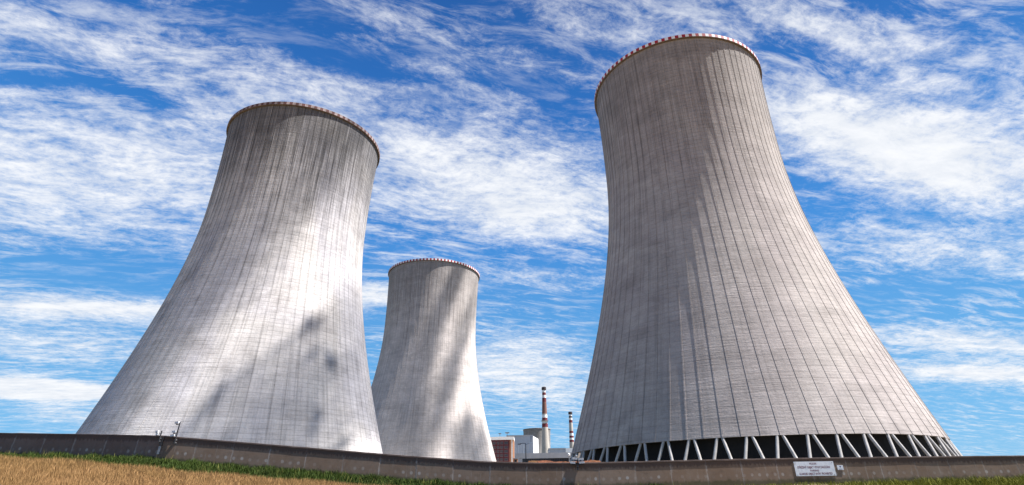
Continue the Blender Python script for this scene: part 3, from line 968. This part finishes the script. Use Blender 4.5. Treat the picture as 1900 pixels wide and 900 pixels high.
def chimney(px, py_top, Y, bands, r_top, r_base, label, plat):
    top = at(px, py_top, Y)
    root = empty('chimney', (top.x, Y, 0), label, 'chimney', 0, 'striped ventilation chimneys')
    H = top.z
    rr = lambda z: r_top + (r_base - r_top) * max(0, (1 - z / H)) ** 1.1
    edges = [(H, None)] + [(z_at(px, y1, Y), mi) for (y1, mi) in bands]
    mb = MB()
    order = edges[::-1]
    prof, mis = [(rr(0), 0.0)], []
    zlast = 0.0
    zz = list(np.linspace(0, order[0][0], 6))[1:]
    prof += [(rr(z), z) for z in zz]; mis += [0] * len(zz)
    for (z0, mi), (z1, _) in zip(order[:-1], order[1:]):
        prof.append((rr(z1), z1)); mis.append(mi)
    prof += [(rr(H) * 0.75, H), (rr(H) * 0.75, H - 3)]; mis += [3, 3]
    mats = [M['chimney_concrete'], M['band_white'], M['band_red'], M['soot'], M['faded_red']]
    mb.lathe(prof, 28, mis).build('stack', mats, root, smooth=40)
    zc = edges[1][0]
    MB().lathe([(rr(zc) + 0.02, zc), (rr(zc) + 0.75, zc + 0.6), (rr(H) + 0.75, H - 0.6), (rr(H) + 0.02, H - 0.1)], 28).build('cap', M['soot'], root)
    for py in plat:
        z = z_at(px, py, Y); r0 = rr(z)
        b = MB().lathe([(r0 - 0.2, z - 0.5), (r0 + 1.5, z - 0.2), (r0 + 1.5, z + 0.1), (r0 - 0.2, z + 0.1)], 24)
        for k in range(12):
            a = k * math.pi / 6
            b.tube(((r0 + 1.45) * math.cos(a), (r0 + 1.45) * math.sin(a), z + 0.1), ((r0 + 1.45) * math.cos(a), (r0 + 1.45) * math.sin(a), z + 1.3), 0.05, n=5)
        b.build('platform', M['grey_metal'], root)
    return root


chimney(1009, 718, 731, [(724, 3), (728.5, 1), (733.5, 2), (738.5, 1), (746, 2), (768, 4), (770, 0), (775.5, 1), (780.5, 2), (786, 1), (793, 2)], 2.15, 6.8,
        'taller nearer striped chimney rising beside the white hall, ring platform at mid height', [781])
chimney(1058, 764, 966, [(769, 3), (772.3, 1), (775.5, 3), (779.5, 1), (784.5, 2), (800, 0), (804, 2), (808.8, 1), (812.6, 2), (816.4, 1), (820.5, 2)], 2.6, 6.2,
        'smaller farther striped chimney just left of the right tower base', [])

# ------------------------------------------------------------------ plant buildings
M['maroon'] = plain('maroon_panels', (0.10, 0.022, 0.028), 0.7, 0.2, 0.1)
M['white_clad'] = plain('white_cladding', (0.78, 0.77, 0.76), 0.7, 0.06, 0.05)
M['grey_clad'] = plain('pale_grey_cladding', (0.56, 0.56, 0.58), 0.7, 0.08, 0.05)
M['orange_wall'] = plain('orange_render', (0.55, 0.27, 0.15), 0.85, 0.15, 0.2)
M['roof_grey'] = plain('grey_roof', (0.36, 0.37, 0.40), 0.8, 0.1, 0.06)
M['black_glass'] = plain('window_glass', (0.03, 0.026, 0.035), 0.2, 0.2, 0.3, 0, 0.5)
M['win_frame'] = plain('window_frame', (0.13, 0.085, 0.10), 0.6, 0.1, 0.5)


def px_x(px, py, Y):
    return at(px, py, Y).x


# the red office block
Y0 = 385.0; yq = 835
x0, x1 = px_x(899, yq, Y0), px_x(945.3, yq, Y0); ztop = z_at(925, 810.5, Y0); zband = z_at(925, 816.3, Y0)
root = empty('office_block', ((x0 + x1) / 2, Y0, 0), 'maroon office block with rows of windows and white parapet beside the middle tower', 'building')
cx_ = (x0 + x1) / 2; hw = (x1 - x0) / 2
DEP = 16.0
MB().box((-hw, 0, 0), (hw, DEP, zband)).build('facade', M['maroon'], root)
side = px_x(953, yq, Y0) - x1
MB().box((hw, 0.6, 0), (hw + side, DEP - 0.6, zband)).build('sunlit_side', M['orange_wall'], root)  # the block's sunlit side, its light put into a separate orange colour
MB().box((hw + side * 0.45, 0.5, 0), (hw + side * 0.75, 0.598, zband)).build('downpipe_panel', M['white_clad'], root)
MB().box((-hw - 0.3, -0.3, zband), (hw + side + 0.2, DEP + 0.2, ztop)).build('parapet', M['white_clad'], root)
rows = [(819.5, 825), (827.5, 833), (835, 840.5), (842.5, 848), (850, 855.5)]
for (ya, yb) in rows:
    za, zb = z_at(925, ya, Y0), z_at(925, yb, Y0)
    for (xa, xb) in ((905.5, 911), (913, 919.5), (921.5, 926.5), (928, 933.5), (935.5, 942.5)):
        a, b = px_x(xa, yq, Y0) - cx_, px_x(xb, yq, Y0) - cx_
        wf = MB()
        wf.box((a, -0.10, zb), (b, -0.01, zb + 0.25)).box((a, -0.10, za - 0.2), (b, -0.01, za)).box((a, -0.10, zb + 0.25), (a + 0.2, -0.01, za - 0.2)).box((b - 0.2, -0.10, zb + 0.25), (b, -0.01, za - 0.2))
        wf.box(((a + b) / 2 - 0.08, -0.09, zb + 0.25), ((a + b) / 2 + 0.08, -0.01, za - 0.2))
        o = wf.build('window', M['win_frame'], root)
        MB().box((a + 0.2, -0.06, zb + 0.25), (b - 0.2, -0.012, za - 0.2)).build('pane', M['black_glass'], o)
# dishes on its roof
for (dx_, dy_, lab) in ((927.5, 805.2, 'small dark dish on the office roof nearer the tower'), (941, 804.2, 'larger dark dish on the office roof, right one of the two')):
    p = at(dx_, dy_ + 0.6, Y0 + 4)
    d = empty('roof_dish', (p.x, Y0 + 4, ztop), lab, 'antenna', 0, 'dishes on the office roof')
    hz_ = p.z - ztop
    MB().tube((0, 0, 0), (0, 0, hz_), 0.12, n=6).build('mast', M['dark_metal'], d)
    k = 0.75 if dx_ < 930 else 1.05
    MB().lathe([(0.1, 0.0), (1.2 * k, 0.25 * k), (1.5 * k, 0.7 * k), (1.15 * k, 0.35 * k), (0.1, 0.15)], 14).build('dish', M['dark_metal'], d, (0, 0, hz_))

# the white hall
Y1 = 560.0
x0, x1 = px_x(940, yq, Y1), px_x(989.6, yq, Y1); x2 = px_x(1000, yq, Y1)
zt_ = z_at(970, 807.3, Y1)
root = empty('reactor_hall', ((x0 + x1) / 2, Y1, 0), 'tall pale grey windowless hall with a bright white sunlit end', 'building')
hw = (x1 - x0) / 2; cx_ = (x0 + x1) / 2
MB().box((-hw, 0, 0), (hw - 2.8, 60, zt_ - 0.8)).build('wall', M['grey_clad'], root)
b = MB()
for k in range(int((2 * hw - 3) / 2.4)):
    b.box((-hw + 1.2 + k * 2.4, -0.18, 0), (-hw + 1.5 + k * 2.4, -0.002, zt_ - 1.2))
b.build('cladding_ribs', M['grey_clad'], root)
MB().box((hw - 2.8, -0.25, 0), (hw, 60, zt_ - 0.8)).build('corner_panel', M['roof_grey'], root)
# the lit end steps away to the right, its sunlight put into whiter colour
MB().add([(hw, 0, 0), (x2 - cx_, 30, 0), (x2 - cx_, 60, 0), (hw, 60, 0), (hw, 0, zt_ - 1.0), (x2 - cx_, 30, zt_ - 1.0), (x2 - cx_, 60, zt_ - 1.0), (hw, 60, zt_ - 1.0)],
         [(0, 3, 2, 1), (4, 5, 6, 7), (0, 1, 5, 4), (1, 2, 6, 5), (2, 3, 7, 6), (3, 0, 4, 7)]).build('end_wall', M['white_clad'], root)
MB().box((-hw - 0.3, -0.5, zt_ - 0.8), (hw + 0.2, 60.2, zt_)).build('roof_edge', M['roof_grey'], root)

# the long low building in front of it
Y2 = 430.0
x0, x1 = px_x(957, yq, Y2), px_x(1075, yq, Y2); za, zb = z_at(1010, 840.3, Y2), z_at(1010, 850.3, Y2)
root = empty('machine_hall', ((x0 + x1) / 2, Y2, 0), 'long low grey building with a dark open ground floor in front of the chimney', 'building')
hw = (x1 - x0) / 2
MB().box((-hw, 0, zb), (hw, 40, za)).build('upper_wall', M['roof_grey'], root)
xl = px_x(969, yq, Y2) - (x0 + x1) / 2
MB().box((-hw + 0.5, 1.5, 0), (hw - 0.5, 38, zb)).build('ground_floor', M['black_glass'], root)
b = MB()
for k in range(14):
    xa = -hw + 1 + k * (2 * hw - 2.4) / 13
    b.box((xa, 0.3, 0), (xa + 0.5, 1.495, zb))
b.build('piers', M['dark_metal'], root)
MB().box((-hw, 0.2, 0), (xl, 1.49, zb)).build('solid_bay', M['grey_clad'], root)
# the annex with the white gable behind it
Y3 = 520.0
x0, x1, x2 = px_x(1018, yq, Y3), px_x(1049.5, yq, Y3), px_x(1072, yq, Y3)
za = z_at(1040, 831.2, Y3); zl_ = z_at(1040, 834, Y3)
root = empty('annex', ((x0 + x1) / 2, Y3, 0), 'flat grey annex with a small white gable end, between chimney and right tower', 'building')
hw = (x1 - x0) / 2
MB().box((-hw, 0, 0), (hw, 30, za - 1.0)).build('wall', M['grey_clad'], root)
MB().box((-hw - 0.2, -0.3, za - 1.0), (hw, 30, za)).build('roof_edge', M['roof_grey'], root)
MB().box((hw + 0.003, -1.0, 0), (hw + x2 - x1, 29, za - 0.3)).build('gable_end', M['white_clad'], root)
# brick hut
Y4 = 200.0
p0, p1 = at(952.5, 850, Y4), at(960.5, 850, Y4)
root = empty('brick_hut', ((p0.x + p1.x) / 2, Y4, 0), 'little orange brick hut just over the wall beside the office block', 'hut')
hw = (p1.x - p0.x) / 2
MB().box((-hw, 0, 0), (hw, 2.4, p0.z - 0.2)).build('wall', M['orange_wall'], root)
MB().box((-hw - 0.12, -0.12, p0.z - 0.2), (hw + 0.12, 2.5, p0.z)).build('roof', M['roof_grey'], root)
MB().box((-0.35, -0.03, 0), (0.35, -0.003, p0.z - 0.5)).build('door', M['dark_metal'], root)

# ------------------------------------------------------------------ street lamps behind the wall
Y5 = 150.0
b0, b1 = at(976, 856, Y5), at(975.5, 823.2, Y5); hd = at(964.2, 824.4, Y5); hd2 = at(983.5, 821.8, Y5)
root = empty('street_lamp', (b1.x, Y5, 0), 'tall dark double armed street lamp behind the wall in front of the white hall', 'street lamp')
MB().tube((0, 0, 0), (0, 0, b1.z), 0.14, 0.09, 8).build('pole', M['dark_metal'], root, smooth=40)
lx = hd.x - b1.x
MB().tube((0, 0, b1.z), (lx * 0.5, 0, hd.z + 0.25), 0.06, n=6).tube((lx * 0.5, 0, hd.z + 0.25), (lx, 0, hd.z + 0.1), 0.06, n=6).build('arm', M['dark_metal'], root)
MB().box((lx - 0.5, -0.16, hd.z - 0.06), (lx + 0.35, 0.16, hd.z + 0.12)).build('lamp_head', M['dark_metal'], root)
rx = hd2.x - b1.x
MB().tube((0, 0, b1.z - 0.2), (rx, 0, hd2.z), 0.05, n=6).build('arm', M['grey_metal'], root)
MB().box((rx - 0.2, -0.16, hd2.z - 0.05), (rx + 0.6, 0.16, hd2.z + 0.14)).build('lamp_head', M['white_metal'], root)
# little white headed marker post by the tower's foot
p0 = at(1055.6, 843.5, 75)
root = empty('marker_post', (p0.x, 75, 0), 'thin post with a small white head beside the right tower foot', 'post')
MB().tube((0, 0, 0), (0, 0, p0.z), 0.05, n=8).build('pole', M['grey_metal'], root)
MB().lathe([(0.05, -0.16), (0.14, -0.10), (0.15, 0.10), (0.06, 0.17)], 12).build('head', M['white_metal'], root, (0, 0, p0.z), smooth=40)
